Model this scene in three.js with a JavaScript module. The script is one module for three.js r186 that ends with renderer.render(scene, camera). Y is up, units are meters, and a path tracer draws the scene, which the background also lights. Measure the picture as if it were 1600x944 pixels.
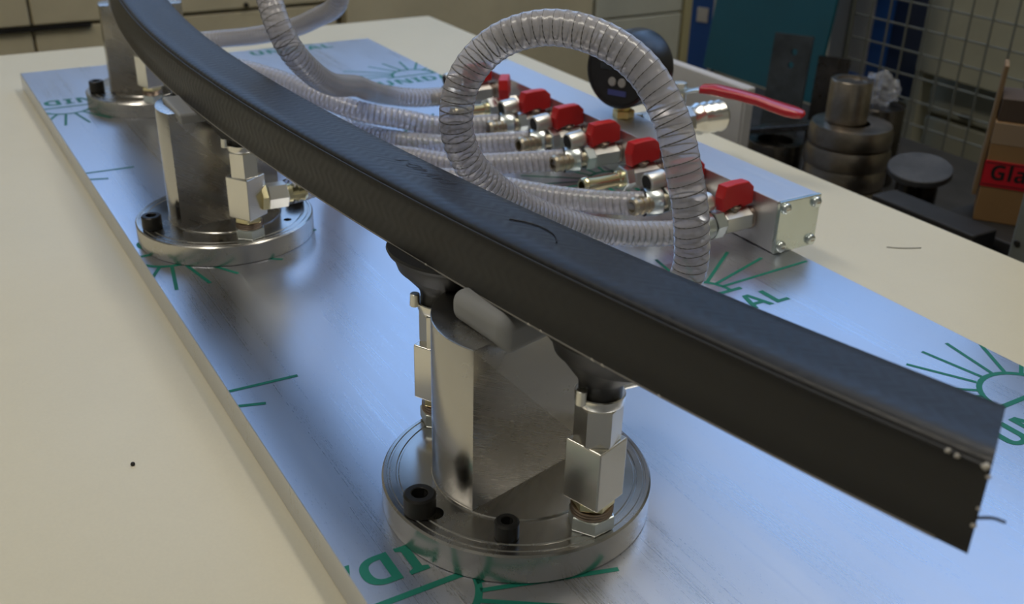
import * as THREE from 'three';
import { RoundedBoxGeometry } from 'three/addons/geometries/RoundedBoxGeometry.js';
import { mergeGeometries, mergeVertices, toCreasedNormals } from 'three/addons/utils/BufferGeometryUtils.js';
import { RectAreaLightUniformsLib } from 'three/addons/lights/RectAreaLightUniformsLib.js';
import { FontLoader } from 'three/addons/loaders/FontLoader.js';
import { Brush, Evaluator, SUBTRACTION } from 'three-bvh-csg';

// ------------------------------------------------------------------ camera, sky, lights, exposure
// Lengths below are written in millimetres (u() and the helpers turn them into metres).
// Origin: far left corner of the aluminium plate's top face; x along its far edge, z towards the viewer, y up.
const S = 0.001;
const scene = new THREE.Scene();
const camera = new THREE.PerspectiveCamera(32.57, 1600 / 944, 0.02, 30);
camera.position.set(-0.11002, 0.27701, 1.14542);
camera.rotation.set(-0.467346, -0.549856, 0.02645, 'YXZ');
camera.focus = 0.47;
camera.userData.fStop = 15;

const renderer = new THREE.WebGLRenderer({ antialias: true });
renderer.toneMapping = THREE.LinearToneMapping;
renderer.toneMappingExposure = 1.08;
renderer.shadowMap.enabled = true;
RectAreaLightUniformsLib.init();

const SKY = new THREE.Color().setRGB(0.44, 0.71, 1.2).multiplyScalar(1.2);   // overcast blue daylight seen through the windows
scene.background = SKY;
const LAMP = { color: new THREE.Color().setRGB(1, 0.93, 0.8), power: 5.7, glow: 4.5 };   // ceiling lamps

// ------------------------------------------------------------------ helpers
let seed = 7;
const rnd = () => { seed = (seed * 1664525 + 1013904223) >>> 0; return seed / 4294967296; };
const rr = (a, b) => a + (b - a) * rnd();
const V = (x, y, z) => new THREE.Vector3(x, y, z);
const used = {};
function numbered(name) {
  used[name] = (used[name] ?? -1) + 1;
  return used[name] ? name + '_' + String(used[name]).padStart(3, '0') : name;
}
function tag(o, label, category, group) {
  o.userData.label = label; o.userData.category = category;
  if (group) o.userData.group = group;
  return o;
}
function thing(name, label, category, [x, y, z] = [0, 0, 0], turn = 0, group) {
  const o = new THREE.Group(); o.name = numbered(name); scene.add(o);
  o.position.set(x * S, y * S, z * S); o.rotation.y = turn;
  return tag(o, label, category, group);
}
// uv in decimetres from the dominant direction of each face
function boxUV(g) {
  const p = g.attributes.position, n = g.attributes.normal, uv = new Float32Array(p.count * 2);
  for (let i = 0; i < p.count; i++) {
    const ax = Math.abs(n.getX(i)), ay = Math.abs(n.getY(i)), az = Math.abs(n.getZ(i));
    let a, b;
    if (ay >= ax && ay >= az) { a = p.getX(i); b = p.getZ(i); } else if (ax >= az) { a = p.getZ(i); b = p.getY(i); } else { a = p.getX(i); b = p.getY(i); }
    uv[2 * i] = a * 0.01; uv[2 * i + 1] = b * 0.01;
  }
  g.setAttribute('uv', new THREE.BufferAttribute(uv, 2));
  return g;
}
function clean(g, keepUV) {
  g = g.index ? g.toNonIndexed() : g.clone();
  for (const k of Object.keys(g.attributes)) if (!['position', 'normal', 'uv'].includes(k)) g.deleteAttribute(k);
  if (!g.attributes.normal) g.computeVertexNormals();
  g.clearGroups();
  return keepUV && g.attributes.uv ? g : boxUV(g);
}
function part(name, geos, mat, parent = scene, opt = {}) {
  geos = [].concat(geos);
  let g;
  if (geos.length === 1 && opt.raw) g = geos[0];
  else { const c = geos.map((x) => clean(x, opt.uv)); g = c.length > 1 ? mergeGeometries(c) : c[0]; }
  g.scale(S, S, S);
  const m = new THREE.Mesh(g, mat);
  m.castShadow = m.receiveShadow = true;
  m.name = parent === scene ? numbered(name) : name;
  parent.add(m);
  if (opt.label) m.userData.label = opt.label;
  return m;
}
function numberParts(root) {   // parts of one name under one parent take three-digit numbers
  const c = {};
  for (const k of root.children) { const b = k.name; c[b] = (c[b] ?? -1) + 1; if (c[b]) k.name = b + '_' + String(c[b]).padStart(3, '0'); numberParts(k); }
  return root;
}
const struct = (name, geos, mat, parent) => { const m = part(name, geos, mat, parent); m.userData.kind = 'structure'; return m; };
const tr = (g, x = 0, y = 0, z = 0, rx = 0, ry = 0, rz = 0) => {
  g.applyMatrix4(new THREE.Matrix4().compose(V(x, y, z), new THREE.Quaternion().setFromEuler(new THREE.Euler(rx, ry, rz, 'YXZ')), V(1, 1, 1)));
  return g;
};
const box = (w, h, d, x = 0, y = 0, z = 0, r = 0, rx = 0, ry = 0, rz = 0) => tr(r ? new RoundedBoxGeometry(w, h, d, 3, r) : new THREE.BoxGeometry(w, h, d), x, y, z, rx, ry, rz);
const boxTo = (x0, x1, y0, y1, z0, z1, r = 0) => box(x1 - x0, y1 - y0, z1 - z0, (x0 + x1) / 2, (y0 + y1) / 2, (z0 + z1) / 2, r);
const lathe = (pts, seg = 64) => toCreasedNormals(new THREE.LatheGeometry(pts.map(([r, y]) => new THREE.Vector2(Math.max(r, 0.001), y)), seg), 0.6);
// solid cylinder with small chamfers, base at y
const cyl = (r, h, y = 0, c = 0.4, seg = 40) => lathe([[0, y], [r - c, y], [r, y + c], [r, y + h - c], [r - c, y + h], [0, y + h]], seg);
function prism(n, af, h, y = 0, bevel = 0.6, turn = 0) {   // n-sided bar across flats af, standing
  const R = af / 2 / Math.cos(Math.PI / n) - bevel, s = new THREE.Shape();
  for (let i = 0; i < n; i++) { const a = turn + Math.PI / n + i * 2 * Math.PI / n; s[i ? 'lineTo' : 'moveTo'](R * Math.cos(a), R * Math.sin(a)); }
  const g = new THREE.ExtrudeGeometry(s, { depth: h - 2 * bevel, bevelEnabled: true, bevelSize: bevel, bevelThickness: bevel, bevelSegments: 2 });
  return tr(g, 0, y + bevel + (h - 2 * bevel), 0, Math.PI / 2);
}
function extrude(pts, depth, bevel = 0.5, segs = 2) {
  const s = new THREE.Shape(pts.map(([x, y]) => new THREE.Vector2(x, y)));
  return new THREE.ExtrudeGeometry(s, { depth, bevelEnabled: bevel > 0, bevelSize: bevel, bevelThickness: bevel, bevelSegments: segs, curveSegments: 12 });
}
const curveOf = (pts) => new THREE.CatmullRomCurve3(pts.map((p) => V(...p)), false, 'centripetal');
const wireTube = (pts, r, seg = 24, rs = 8) => new THREE.TubeGeometry(curveOf(pts), seg, r, rs, false);
// the axis of a standing shape laid along +x / -x / any direction
function along(g, from, dir) {
  const q = new THREE.Quaternion().setFromUnitVectors(V(0, 1, 0), V(...dir).normalize());
  return g.applyMatrix4(new THREE.Matrix4().compose(V(...from), q, V(1, 1, 1)));
}

// ------------------------------------------------------------------ textures (colour, grain and wear only)
function noise2(w, h, f) { const d = new Uint8Array(w * h * 4); for (let y = 0; y < h; y++) for (let x = 0; x < w; x++) { const v = f(x, y), i = (y * w + x) * 4; d[i] = d[i + 1] = d[i + 2] = Math.max(0, Math.min(255, v)); d[i + 3] = 255; } return d; }
function dataTex(w, h, f, rep = [1, 1], srgb = false) {
  const t = new THREE.DataTexture(noise2(w, h, f), w, h, THREE.RGBAFormat);
  t.wrapS = t.wrapT = THREE.RepeatWrapping; t.magFilter = THREE.LinearFilter; t.minFilter = THREE.LinearMipmapLinearFilter; t.generateMipmaps = true;
  t.repeat.set(...rep); if (srgb) t.colorSpace = THREE.SRGBColorSpace; t.needsUpdate = true;
  return t;
}
function smoothGrid(n) { const g = Array.from({ length: n * n }, () => rnd()); return (u, v) => { u = ((u % 1) + 1) % 1 * n; v = ((v % 1) + 1) % 1 * n; const i = Math.floor(u), j = Math.floor(v), a = u - i, b = v - j, s = a * a * (3 - 2 * a), t = b * b * (3 - 2 * b), at = (x, y) => g[((y + n) % n) * n + ((x + n) % n)]; return (at(i, j) * (1 - s) + at(i + 1, j) * s) * (1 - t) + (at(i, j + 1) * (1 - s) + at(i + 1, j + 1) * s) * t; }; }
const gA = smoothGrid(6), gB = smoothGrid(17), gC = smoothGrid(60);
const blotch = (x, y, n) => 0.55 * gA(x / n, y / n) + 0.3 * gB(x / n, y / n) + 0.15 * gC(x / n, y / n);
const lineNoise = Array.from({ length: 512 }, () => rnd());
const brushTex = (rep) => dataTex(512, 512, (x, y) => 150 + 34 * (lineNoise[x] - 0.5) + 40 * (blotch(x, y, 512) - 0.5) + 14 * rnd(), rep);
const brushRough = brushTex([1.1, 0.2]);
const blotchRough = dataTex(512, 512, (x, y) => 150 + 130 * (blotch(x, y, 512) - 0.5) + 12 * rnd(), [0.6, 0.6]);
const grainBump = dataTex(256, 256, () => 110 + 60 * rnd(), [3, 3]);
const tableTone = dataTex(512, 512, (x, y) => 249 + 7 * (blotch(x, y, 512) - 0.5) + 3 * rnd(), [0.22, 0.22], true);
const paintTone = dataTex(256, 256, (x, y) => 240 + 24 * (blotch(x, y, 256) - 0.5) + 4 * rnd(), [0.2, 0.2], true);
const steelTone = dataTex(512, 512, (x, y) => 200 + 100 * (blotch(x, y, 512) - 0.5) + 20 * rnd(), [0.7, 0.7], true);
const scratchTex = dataTex(512, 512, (x, y) => { const d = (x * 0.6 + y) % 512; return 130 + 70 * (lineNoise[Math.floor(d)] - 0.5) * (gB(x / 512, y / 512) > 0.45 ? 1 : 0.3) + 90 * (blotch(x, y, 512) - 0.5); }, [0.9, 0.9]);
const weaveTex = dataTex(256, 256, (x, y) => { const a = Math.floor(x / 16), b = Math.floor(y / 16), over = ((a + b) & 3) < 2, u = (x % 16) / 16, v = (y % 16) / 16; return 120 + 90 * Math.sin(Math.PI * (over ? u : v)) + 20 * rnd(); }, [4, 4]);
const chevron = dataTex(256, 256, (x, y) => { const t = Math.abs((x % 64) - 32) / 32; const s = Math.sin((y / 256 * 8 + t * 0.9) * Math.PI * 2); return 188 + 34 * s * gB(x / 256, y / 256) + 14 * rnd(); }, [1, 1]);

// ------------------------------------------------------------------ materials
const std = (color, roughness, metalness = 0, extra = {}) => { const m = new THREE.MeshPhysicalMaterial({ roughness, metalness, ...extra }); Array.isArray(color) ? m.color.setRGB(...color) : m.color.set(color); return m; };
const M = {
  table: std([0.72, 0.67, 0.52], 0.4, 0, { map: tableTone }),
  tableEdge: std([0.6, 0.55, 0.42], 0.5),
  plate: std([0.67, 0.69, 0.75], 0.5, 1, { roughnessMap: brushRough, }),
  plateEdge: std([0.78, 0.77, 0.72], 0.55, 1, { roughnessMap: brushRough }),
  print: std([0.0, 0.17, 0.12], 0.5),
  steel: std([0.54, 0.525, 0.5], 0.4, 1, { roughnessMap: blotchRough }),
  steelFlat: std([0.46, 0.44, 0.41], 0.55, 1, { roughnessMap: scratchTex, bumpMap: scratchTex, bumpScale: 0.00002 }),
  nickel: std([0.83, 0.81, 0.76], 0.22, 1),
  nickelSoft: std([0.8, 0.79, 0.74], 0.36, 1),
  zinc: std([0.74, 0.8, 0.8], 0.3, 1),
  zincPlate: std([0.66, 0.72, 0.7], 0.45, 1, { roughnessMap: blotchRough }),
  brass: std([0.78, 0.62, 0.25], 0.28, 1),
  yellowZinc: std([0.84, 0.76, 0.47], 0.22, 1),
  barbDull: std([0.62, 0.55, 0.42], 0.35, 1),
  copper: std([0.42, 0.33, 0.27], 0.35, 1),
  blackScrew: std([0.018, 0.017, 0.016], 0.38, 0.3),
  hole: std([0.01, 0.01, 0.01], 0.8),
  rubber: std([0.016, 0.016, 0.017], 0.5, 0, { bumpMap: grainBump, bumpScale: 0.00004 }),
  putty: std([0.29, 0.295, 0.3], 0.62, 0, { bumpMap: grainBump, bumpScale: 0.0001 }),
  carbonTop: std([0.012, 0.0115, 0.0125], 0.56, 0, { map: chevron, roughnessMap: chevron, specularIntensity: 0.9, bumpMap: weaveTex, bumpScale: 0.000012 }),
  carbonEnd: std([0.02, 0.018, 0.018], 0.8),
  seam: std([0.012, 0.012, 0.013], 0.6),
  fluff: std([0.5, 0.47, 0.42], 0.9),
  hair: std([0.012, 0.01, 0.01], 0.5),
  hose: std([0.8, 0.79, 0.84], 0.2, 0, { transmission: 0.62, thickness: 0, ior: 1.5, side: THREE.DoubleSide }),
  hoseWire: std([0.17, 0.165, 0.17], 0.4, 0.6),
  red: std([0.52, 0.012, 0.012], 0.42),
  redGloss: std([0.47, 0.01, 0.022], 0.24, 0, { clearcoat: 0.6, clearcoatRoughness: 0.15 }),
  alu: std([0.68, 0.68, 0.71], 0.7, 1, { roughnessMap: brushRough }),
  black: std([0.012, 0.012, 0.014], 0.3),
  blackMatte: std([0.008, 0.008, 0.009], 0.5),
  button: std([0.32, 0.31, 0.3], 0.5),
  screen: std([0.015, 0.02, 0.025], 0.12),
  blueLabel: std([0.05, 0.06, 0.22], 0.4),
  greyPlastic: std([0.58, 0.565, 0.565], 0.5, 0, { map: paintTone }),
  tan: std([0.6, 0.53, 0.36], 0.55, 0, { map: paintTone }),
  tanDark: std([0.27, 0.24, 0.155], 0.6, 0, { map: paintTone }),
  locker: std([0.56, 0.56, 0.47], 0.5, 0, { map: paintTone }),
  olive: std([0.4, 0.36, 0.2], 0.6),
  teal: std([0.004, 0.085, 0.125], 0.4, 0, { map: paintTone }),
  blue: std([0.008, 0.055, 0.22], 0.45),
  blueDark: std([0.002, 0.012, 0.05], 0.5),
  whiteSheet: std([0.42, 0.4, 0.37], 0.6, 0, { map: paintTone }),
  cream: std([0.42, 0.41, 0.31], 0.55, 0, { map: paintTone }),
  wallPaint: std([0.55, 0.53, 0.45], 0.8, 0, { map: paintTone }),
  ceiling: std([0.62, 0.61, 0.57], 0.9),
  floor: std([0.25, 0.23, 0.18], 0.5, 0, { map: paintTone }),
  frameWhite: std([0.6, 0.6, 0.58], 0.5),
  glass: std([0.96, 0.98, 1], 0, 0, { transmission: 1, thickness: 0 }),
  meshWire: std([0.2, 0.21, 0.19], 0.5, 0.6),
  darkSteel: std([0.13, 0.115, 0.1], 0.42, 0.9, { map: steelTone, roughnessMap: blotchRough }),
  turnedSteel: std([0.55, 0.48, 0.4], 0.32, 1, { map: steelTone }),
  blueSteel: std([0.085, 0.1, 0.115], 0.5, 0.6, { map: steelTone }),
  bench: std([0.03, 0.028, 0.027], 0.6, 0, { map: steelTone }),
  discGrey: std([0.1, 0.1, 0.105], 0.6, 0.3, { map: steelTone }),
  cardboard: std([0.34, 0.19, 0.075], 0.65, 0, { map: paintTone }),
  cardDark: std([0.07, 0.045, 0.03], 0.7),
  tape: std([0.6, 0.45, 0.3], 0.15, 0, { transmission: 0.5, thickness: 0 }),
  labelRed: std([0.55, 0.008, 0.02], 0.5),
  ink: std([0.01, 0.008, 0.008], 0.6),
  film: std([0.85, 0.85, 0.87], 0.12, 0, { transmission: 0.88, thickness: 0, side: THREE.DoubleSide }),
  machine: std([0.2, 0.215, 0.2], 0.5, 0, { map: paintTone }),
  lampBody: std([0.7, 0.7, 0.68], 0.5),
  lampGlow: std([0.1, 0.1, 0.1], 0.6, 0, { emissive: LAMP.color, emissiveIntensity: LAMP.glow }),
};
const font = await new FontLoader().loadAsync('fonts/droid/droid_sans_bold.typeface.json');
const fontThin = await new FontLoader().loadAsync('fonts/droid/droid_sans_regular.typeface.json');

// ------------------------------------------------------------------ room
const RX0 = -2200, RX1 = 1750, RZ0 = -1150, RZ1 = 2600, RY0 = -800, RY1 = 2000;
struct('floor', boxTo(RX0 - 100, RX1 + 100, RY0 - 100, RY0, RZ0 - 100, RZ1 + 100), M.floor);
struct('ceiling', boxTo(RX0 - 100, RX1 + 100, RY1, RY1 + 100, RZ0 - 100, RZ1 + 100), M.ceiling);
struct('wall_left', boxTo(RX0 - 100, RX0, RY0, RY1, RZ0 - 100, RZ1 + 100), M.wallPaint);
struct('wall_front', boxTo(RX0, RX1, RY0, RY1, RZ1, RZ1 + 100), M.wallPaint);
// back wall and right wall with window openings
const BW = { a: -100, b: 1650, lo: 470, hi: 1850 }, RW = { a: -1020, b: 700, lo: 480, hi: 1850 };
struct('wall_back', [boxTo(RX0, BW.a, RY0, RY1, RZ0 - 100, RZ0), boxTo(BW.b, RX1 + 100, RY0, RY1, RZ0 - 100, RZ0), boxTo(BW.a, BW.b, RY0, BW.lo, RZ0 - 100, RZ0), boxTo(BW.a, BW.b, BW.hi, RY1, RZ0 - 100, RZ0)], M.wallPaint);
struct('wall_right', [boxTo(RX1, RX1 + 100, RY0, RY1, RZ0, RW.a), boxTo(RX1, RX1 + 100, RY0, RY1, RW.b, RZ1 + 100), boxTo(RX1, RX1 + 100, RY0, RW.lo, RW.a, RW.b), boxTo(RX1, RX1 + 100, RW.hi, RY1, RW.a, RW.b)], M.wallPaint);
function windowIn(name, w, h, at, turn) {
  const o = new THREE.Group(); o.name = name; o.userData.kind = 'structure'; scene.add(o);
  o.position.set(at[0] * S, at[1] * S, at[2] * S); o.rotation.y = turn;
  const t = 45;
  part('window_frame', [boxTo(-w / 2, w / 2, 0, t, -30, 30), boxTo(-w / 2, w / 2, h - t, h, -30, 30), boxTo(-w / 2, -w / 2 + t, t, h - t, -30, 30), boxTo(w / 2 - t, w / 2, t, h - t, -30, 30), boxTo(-t / 2, t / 2, t, h - t, -25, 25)], M.frameWhite, o);
  for (const s of [-1, 1]) part('pane', boxTo(s < 0 ? -w / 2 + t : t / 2, s < 0 ? -t / 2 : w / 2 - t, t, h - t, -2, 2), M.glass, o);
  numberParts(o);
}
windowIn('window_1', BW.b - BW.a, BW.hi - BW.lo, [(BW.a + BW.b) / 2, BW.lo, RZ0 - 50], 0);
windowIn('window_2', RW.b - RW.a, RW.hi - RW.lo, [RX1 + 50, RW.lo, (RW.a + RW.b) / 2], -Math.PI / 2);

function ceilingLamp(x, z, w, d, label) {
  const o = thing('ceiling_lamp', label, 'ceiling light', [x, RY1 - 60, z]);
  part('housing', [boxTo(-w / 2 - 20, w / 2 + 20, 10, 60, -d / 2 - 20, d / 2 + 20)], M.lampBody, o);
  part('diffuser', boxTo(-w / 2, w / 2, 4, 10, -d / 2, d / 2), M.lampGlow, o);
  const L = new THREE.RectAreaLight(LAMP.color, LAMP.power, w * S, d * S);
  L.position.set(0, 0, 0); L.rotation.x = -Math.PI / 2; L.castShadow = true; o.add(L);
  numberParts(o);
}
ceilingLamp(-700, 500, 300, 1400, 'long ceiling lamp over the left side of the cream table');
ceilingLamp(900, 700, 300, 1400, 'long ceiling lamp over the right side of the cream table');

// ------------------------------------------------------------------ table
{
  const t = thing('work_table', 'large cream laminate work table carrying the aluminium plate', 'table', [0, 0, 0]);
  part('tabletop', boxTo(-950, 546, -47.4, -17.4, -166, 1500, 3), M.table, t);
  for (const [x, z] of [[-900, -110], [490, -110], [-900, 1440], [490, 1440]]) part('leg', boxTo(x - 25, x + 25, RY0, -47.4, z - 25, z + 25, 3), M.tableEdge, t);
  part('apron', [boxTo(-875, 465, -107, -47.4, -120, -100), boxTo(-875, 465, -107, -47.4, 1430, 1450), boxTo(-910, -890, -107, -47.4, -85, 1415), boxTo(480, 500, -107, -47.4, -85, 1415)], M.tableEdge, t);
  numberParts(t);
}
// ------------------------------------------------------------------ aluminium plate with its green print
const PW = 382, PL = 1062, PT = 17.2;
{
  const t = thing('aluminium_plate', 'long thick aluminium base plate printed with green sun logos', 'plate', [0, 0, 0]);
  const ch = 0.5, pg = new THREE.ExtrudeGeometry(new THREE.Shape([[0, 0], [PW, 0], [PW, PL], [0, PL]].map(([a, b]) => new THREE.Vector2(a + (a ? -ch : ch), b + (b ? -ch : ch)))), { depth: PT - 2 * ch, bevelEnabled: true, bevelSize: ch, bevelThickness: ch, bevelSegments: 2 });
  tr(pg, 0, -ch, 0, Math.PI / 2);
  part('plate_body', pg, M.plate, t);
  // one logo: half sun with rays over the lettering, as flat shapes in logo axes
  const bar = (x0, y0, x1, y1, w) => { const dx = x1 - x0, dy = y1 - y0, l = Math.hypot(dx, dy), nx = -dy / l * w / 2, ny = dx / l * w / 2; return new THREE.Shape([new THREE.Vector2(x0 + nx, y0 + ny), new THREE.Vector2(x0 - nx, y0 - ny), new THREE.Vector2(x1 - nx, y1 - ny), new THREE.Vector2(x1 + nx, y1 + ny)]); };
  const shapes = [];
  for (const [deg, len] of [[11, 53], [32, 55], [57, 72], [74, 77], [88, 97]]) for (const s of [-1, 1]) { const a = deg * Math.PI / 180, x = Math.sin(a) * s, y = Math.cos(a); shapes.push(bar(x * 21.5, y * (deg > 80 ? 10 : 18.5), x * len, y * len, 2.3)); }
  const arc = new THREE.Shape(); arc.absarc(0, -6, 24.4, 0, Math.PI, false); arc.absarc(0, -6, 21.4, Math.PI, 0, true); shapes.push(arc);
  shapes.push(bar(-31, -6.5, 31, -6.5, 3));
  const flat = new THREE.ShapeGeometry(shapes, 24);
  const letters = font.generateShapes('UNIDAL', 23); const lg = new THREE.ShapeGeometry(letters, 8); lg.computeBoundingBox();
  const bb = lg.boundingBox; lg.translate(-(bb.min.x + bb.max.x) / 2, -bb.max.y, 0); lg.scale(94 / (bb.max.x - bb.min.x), 17.5 / (bb.max.y - bb.min.y), 1); lg.translate(0, -15.5, 0);
  const tris = (g) => { g = g.toNonIndexed(); const p = g.attributes.position, o = []; for (let i = 0; i < p.count; i += 3) o.push([0, 1, 2].map((k) => [p.getX(i + k), p.getY(i + k)])); return o; };
  const all = [...tris(flat), ...tris(lg)];
  const clipTo = (poly, d) => { const o = []; for (let i = 0; i < poly.length; i++) { const a = poly[i], b = poly[(i + 1) % poly.length], da = d(a), db = d(b); if (da >= 0) o.push(a); if (da * db < 0) { const k = da / (da - db); o.push([a[0] + (b[0] - a[0]) * k, a[1] + (b[1] - a[1]) * k]); } } return o; };
  const centres = [[281, -6, 1], [281, 358, 1], [281, 721, 1], [356, 172, 1], [356, 531, 1], [356, 889, 1], [19, 150, -1], [18, 517, -1], [20, 877, -1], [-61, 333, -1], [-61, 694, -1]];
  for (const [cx, cz, s] of centres) {
    const pos = [];
    for (const tri of all) {
      let poly = tri.map(([x, y]) => [cx + s * x, cz - s * y]);
      for (const d of [(p) => p[0] - 0.6, (p) => PW - 0.6 - p[0], (p) => p[1] - 0.6, (p) => PL - 0.6 - p[1]]) if (poly.length) poly = clipTo(poly, d);
      for (let i = 1; i + 1 < poly.length; i++) { const q = [poly[0], poly[i], poly[i + 1]], area = (q[1][0] - q[0][0]) * (q[2][1] - q[0][1]) - (q[1][1] - q[0][1]) * (q[2][0] - q[0][0]); if (area > 0) q.reverse(); for (const [x, z] of q) pos.push(x, 0.12, z); }
    }
    const g = new THREE.BufferGeometry(); g.setAttribute('position', new THREE.Float32BufferAttribute(pos, 3)); g.computeVertexNormals();
    part('printed_logo', g, M.print, t, { label: 'green printed half sun with rays and lettering' });
  }
  numberParts(t);
}

// ------------------------------------------------------------------ the curved carbon beam
const BX = [7.24, -16.82, 46.33, 5.11, 46.0], BY = [6.84, -8.28, 10.57, 7.48, 116.79];
const poly = (c, t) => c.reduce((a, k) => a * t + k, 0), dpoly = (c, t) => c.slice(0, -1).reduce((a, k, i) => a * t + k * (c.length - 1 - i), 0);
function beamAt(z, s, u) {   // point beside (s) and above (u) the beam's ridge line at station z
  const t = (z - 500) / 500, x = poly(BX, t), y = poly(BY, t), dx = dpoly(BX, t) / 500, l = Math.hypot(dx, 1);
  return [x + s / l, y + u, z - s * dx / l];
}
const beamDir = (z) => { const t = (z - 500) / 500; return Math.atan2(dpoly(BX, t) / 500, 1); };
const BZ0 = 70, BZ1 = 1033;
const skew = (z, s) => z - 0.38 * s * Math.max(0, (z - 980) / (BZ1 - 980));   // the near end is sawn off at a slant
{
  const t = thing('carbon_beam', 'long dark curved carbon fibre beam lying across the steel posts', 'beam', [0, 0, 0]);
  const prof = [[37.9, -6.2], [37.2, -4.6], [35.5, -3.6], [30, -2.7], [22, -1.3], [14, 0.2], [9, 1.2], [5.6, 1.5], [3.4, 1.3], [1.6, 0.7], [0.8, 0.2], [0.35, -0.35], [0.1, -0.8], [-0.5, -1.0], [-0.75, -1.5], [-1.2, -5], [-1.9, -15], [-2.3, -22.6], [-2.9, -24], [-2.9, -24.9], [-1.8, -25.2], [33, -25.2], [35.5, -23.5], [37, -20]];
  const n = 200, pos = [], uv = [], idx = [], k = prof.length;
  let acc = 0; const cum = prof.map((p, i) => (acc += i ? Math.hypot(p[0] - prof[i - 1][0], p[1] - prof[i - 1][1]) : 0));
  for (let i = 0; i <= n; i++) for (let j = 0; j <= k; j++) {
    const z = BZ0 + (BZ1 - BZ0) * i / n, p = prof[j % k];
    pos.push(...beamAt(skew(z, p[0]), p[0], p[1])); uv.push((j === k ? acc + 14 : cum[j]) * 0.02, z * 0.02);
  }
  for (let i = 0; i < n; i++) for (let j = 0; j < k; j++) { const a = i * (k + 1) + j, b = a + 1, c = a + k + 1, d = c + 1; idx.push(a, c, b, b, c, d); }
  const g = new THREE.BufferGeometry(); g.setAttribute('position', new THREE.Float32BufferAttribute(pos, 3)); g.setAttribute('uv', new THREE.Float32BufferAttribute(uv, 2)); g.setIndex(idx);
  part('beam_body', toCreasedNormals(g, 0.5), M.carbonTop, t, { uv: true });
  const cap = (z, out) => { const sh = new THREE.ShapeGeometry(new THREE.Shape(prof.map(([s, u]) => new THREE.Vector2(s, u)))); const p = sh.attributes.position; for (let i = 0; i < p.count; i++) { const q = beamAt(skew(z, p.getX(i)), p.getX(i), p.getY(i)); p.setXYZ(i, ...q); } const ix = sh.index.array; if (out) for (let i = 0; i < ix.length; i += 3) { const a = ix[i]; ix[i] = ix[i + 1]; ix[i + 1] = a; } sh.computeVertexNormals(); return sh; };
  part('cut_end', [cap(BZ0, false), cap(BZ1, true)], M.carbonEnd, t);
  part('edge_seam', wireTube(Array.from({ length: 199 }, (_, i) => beamAt(skew(BZ0 + (BZ1 - BZ0) * (i + 0.5) / 200, -0.5), -0.5, -1.0)), 0.42, 600, 6), M.seam, t);
  part('bottom_lip', wireTube(Array.from({ length: 199 }, (_, i) => beamAt(BZ0 + (BZ1 - BZ0) * (i + 0.5) / 200, -2.6, -24.7)), 0.55, 600, 6), std([0.2, 0.19, 0.18], 0.45), t, { label: 'pale trimmed lower edge' });
  // frayed bits at the cut end and chips along the lower edge
  for (const [dz, s, u, r] of [[-1, -0.8, -0.8, 1.0], [-8, -0.7, -1.2, 0.8], [-10.5, -0.6, -1, 0.8], [0.3, -1.2, -3, 0.6], [0.3, -1.9, -17, 0.8], [0.3, -1.8, -12, 0.5]]) {
    const ic = new THREE.IcosahedronGeometry(r, 1), p = ic.attributes.position; for (let i = 0; i < p.count; i++) { const f = 0.75 + 0.5 * Math.abs(Math.sin(p.getX(i) * 7 + p.getY(i) * 5 + p.getZ(i) * 3)); p.setXYZ(i, p.getX(i) * f, p.getY(i) * f * 0.7, p.getZ(i) * f); }
    part('frayed_bit', tr(ic, ...beamAt(BZ1 + dz, s, u)), M.fluff, t);
  }
  for (const z of [868, 875, 902, 907, 933, 800]) part('edge_chip', box(0.6, 0.5, 1.5, ...beamAt(z, -3.0, -24.6), 0, 0.3, 0.5, 0.2), M.fluff, t);
  { const e = beamAt(BZ1, -1.9, -15); part('loose_fibre', wireTube([e, [e[0] + 3, e[1] + 0.6, e[2] + 2.5], [e[0] + 6.5, e[1] - 1, e[2] + 4]], 0.45, 12, 6), M.hair, t); }
  // handwriting on the top face, read from the other side of the table
  const hw = new THREE.ShapeGeometry(fontThin.generateShapes('RAV 4D-1', 6.4), 5).toNonIndexed(); hw.computeBoundingBox();
  const w = hw.boundingBox.max.x, p = hw.attributes.position;
  const topU = (s) => { for (let i = 1; i < prof.length; i++) if (prof[i][0] <= s) { const a = prof[i - 1], b = prof[i]; return b[1] + (a[1] - b[1]) * (s - b[0]) / (a[0] - b[0]); } return 0; };
  for (let i = 0; i < p.count; i++) { const x = p.getX(i), y = p.getY(i), z = 778 - (x + 0.25 * y) / w * 42, s = 27.5 + Math.sin(x) * 0.3 - 5.2 + y * -1 + 3; p.setXYZ(i, ...beamAt(z, s + 2, topU(s + 2) + 0.12)); }
  // keep the strokes facing up
  for (let i = 0; i < p.count; i += 3) { const a = V().fromBufferAttribute(p, i), b = V().fromBufferAttribute(p, i + 1), c = V().fromBufferAttribute(p, i + 2); if (b.clone().sub(a).cross(c.clone().sub(a)).y < 0) { p.setXYZ(i + 1, c.x, c.y, c.z); p.setXYZ(i + 2, b.x, b.y, b.z); } }
  hw.deleteAttribute('normal'); hw.computeVertexNormals();
  part('handwriting', hw, M.ink, t, { label: 'handwritten ink mark' });
  numberParts(t);
  const hpts = [[829, 17], [833, 21], [840, 23.5], [849, 22.5], [856, 18.5], [859, 16]].map(([z, s]) => beamAt(z, s, topU(s) + 0.35));
  tag(part('stray_fibre', wireTube(hpts, 0.28, 40, 6), M.hair), 'thin dark curved fibre lying on top of the carbon beam', 'fibre');
}

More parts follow.
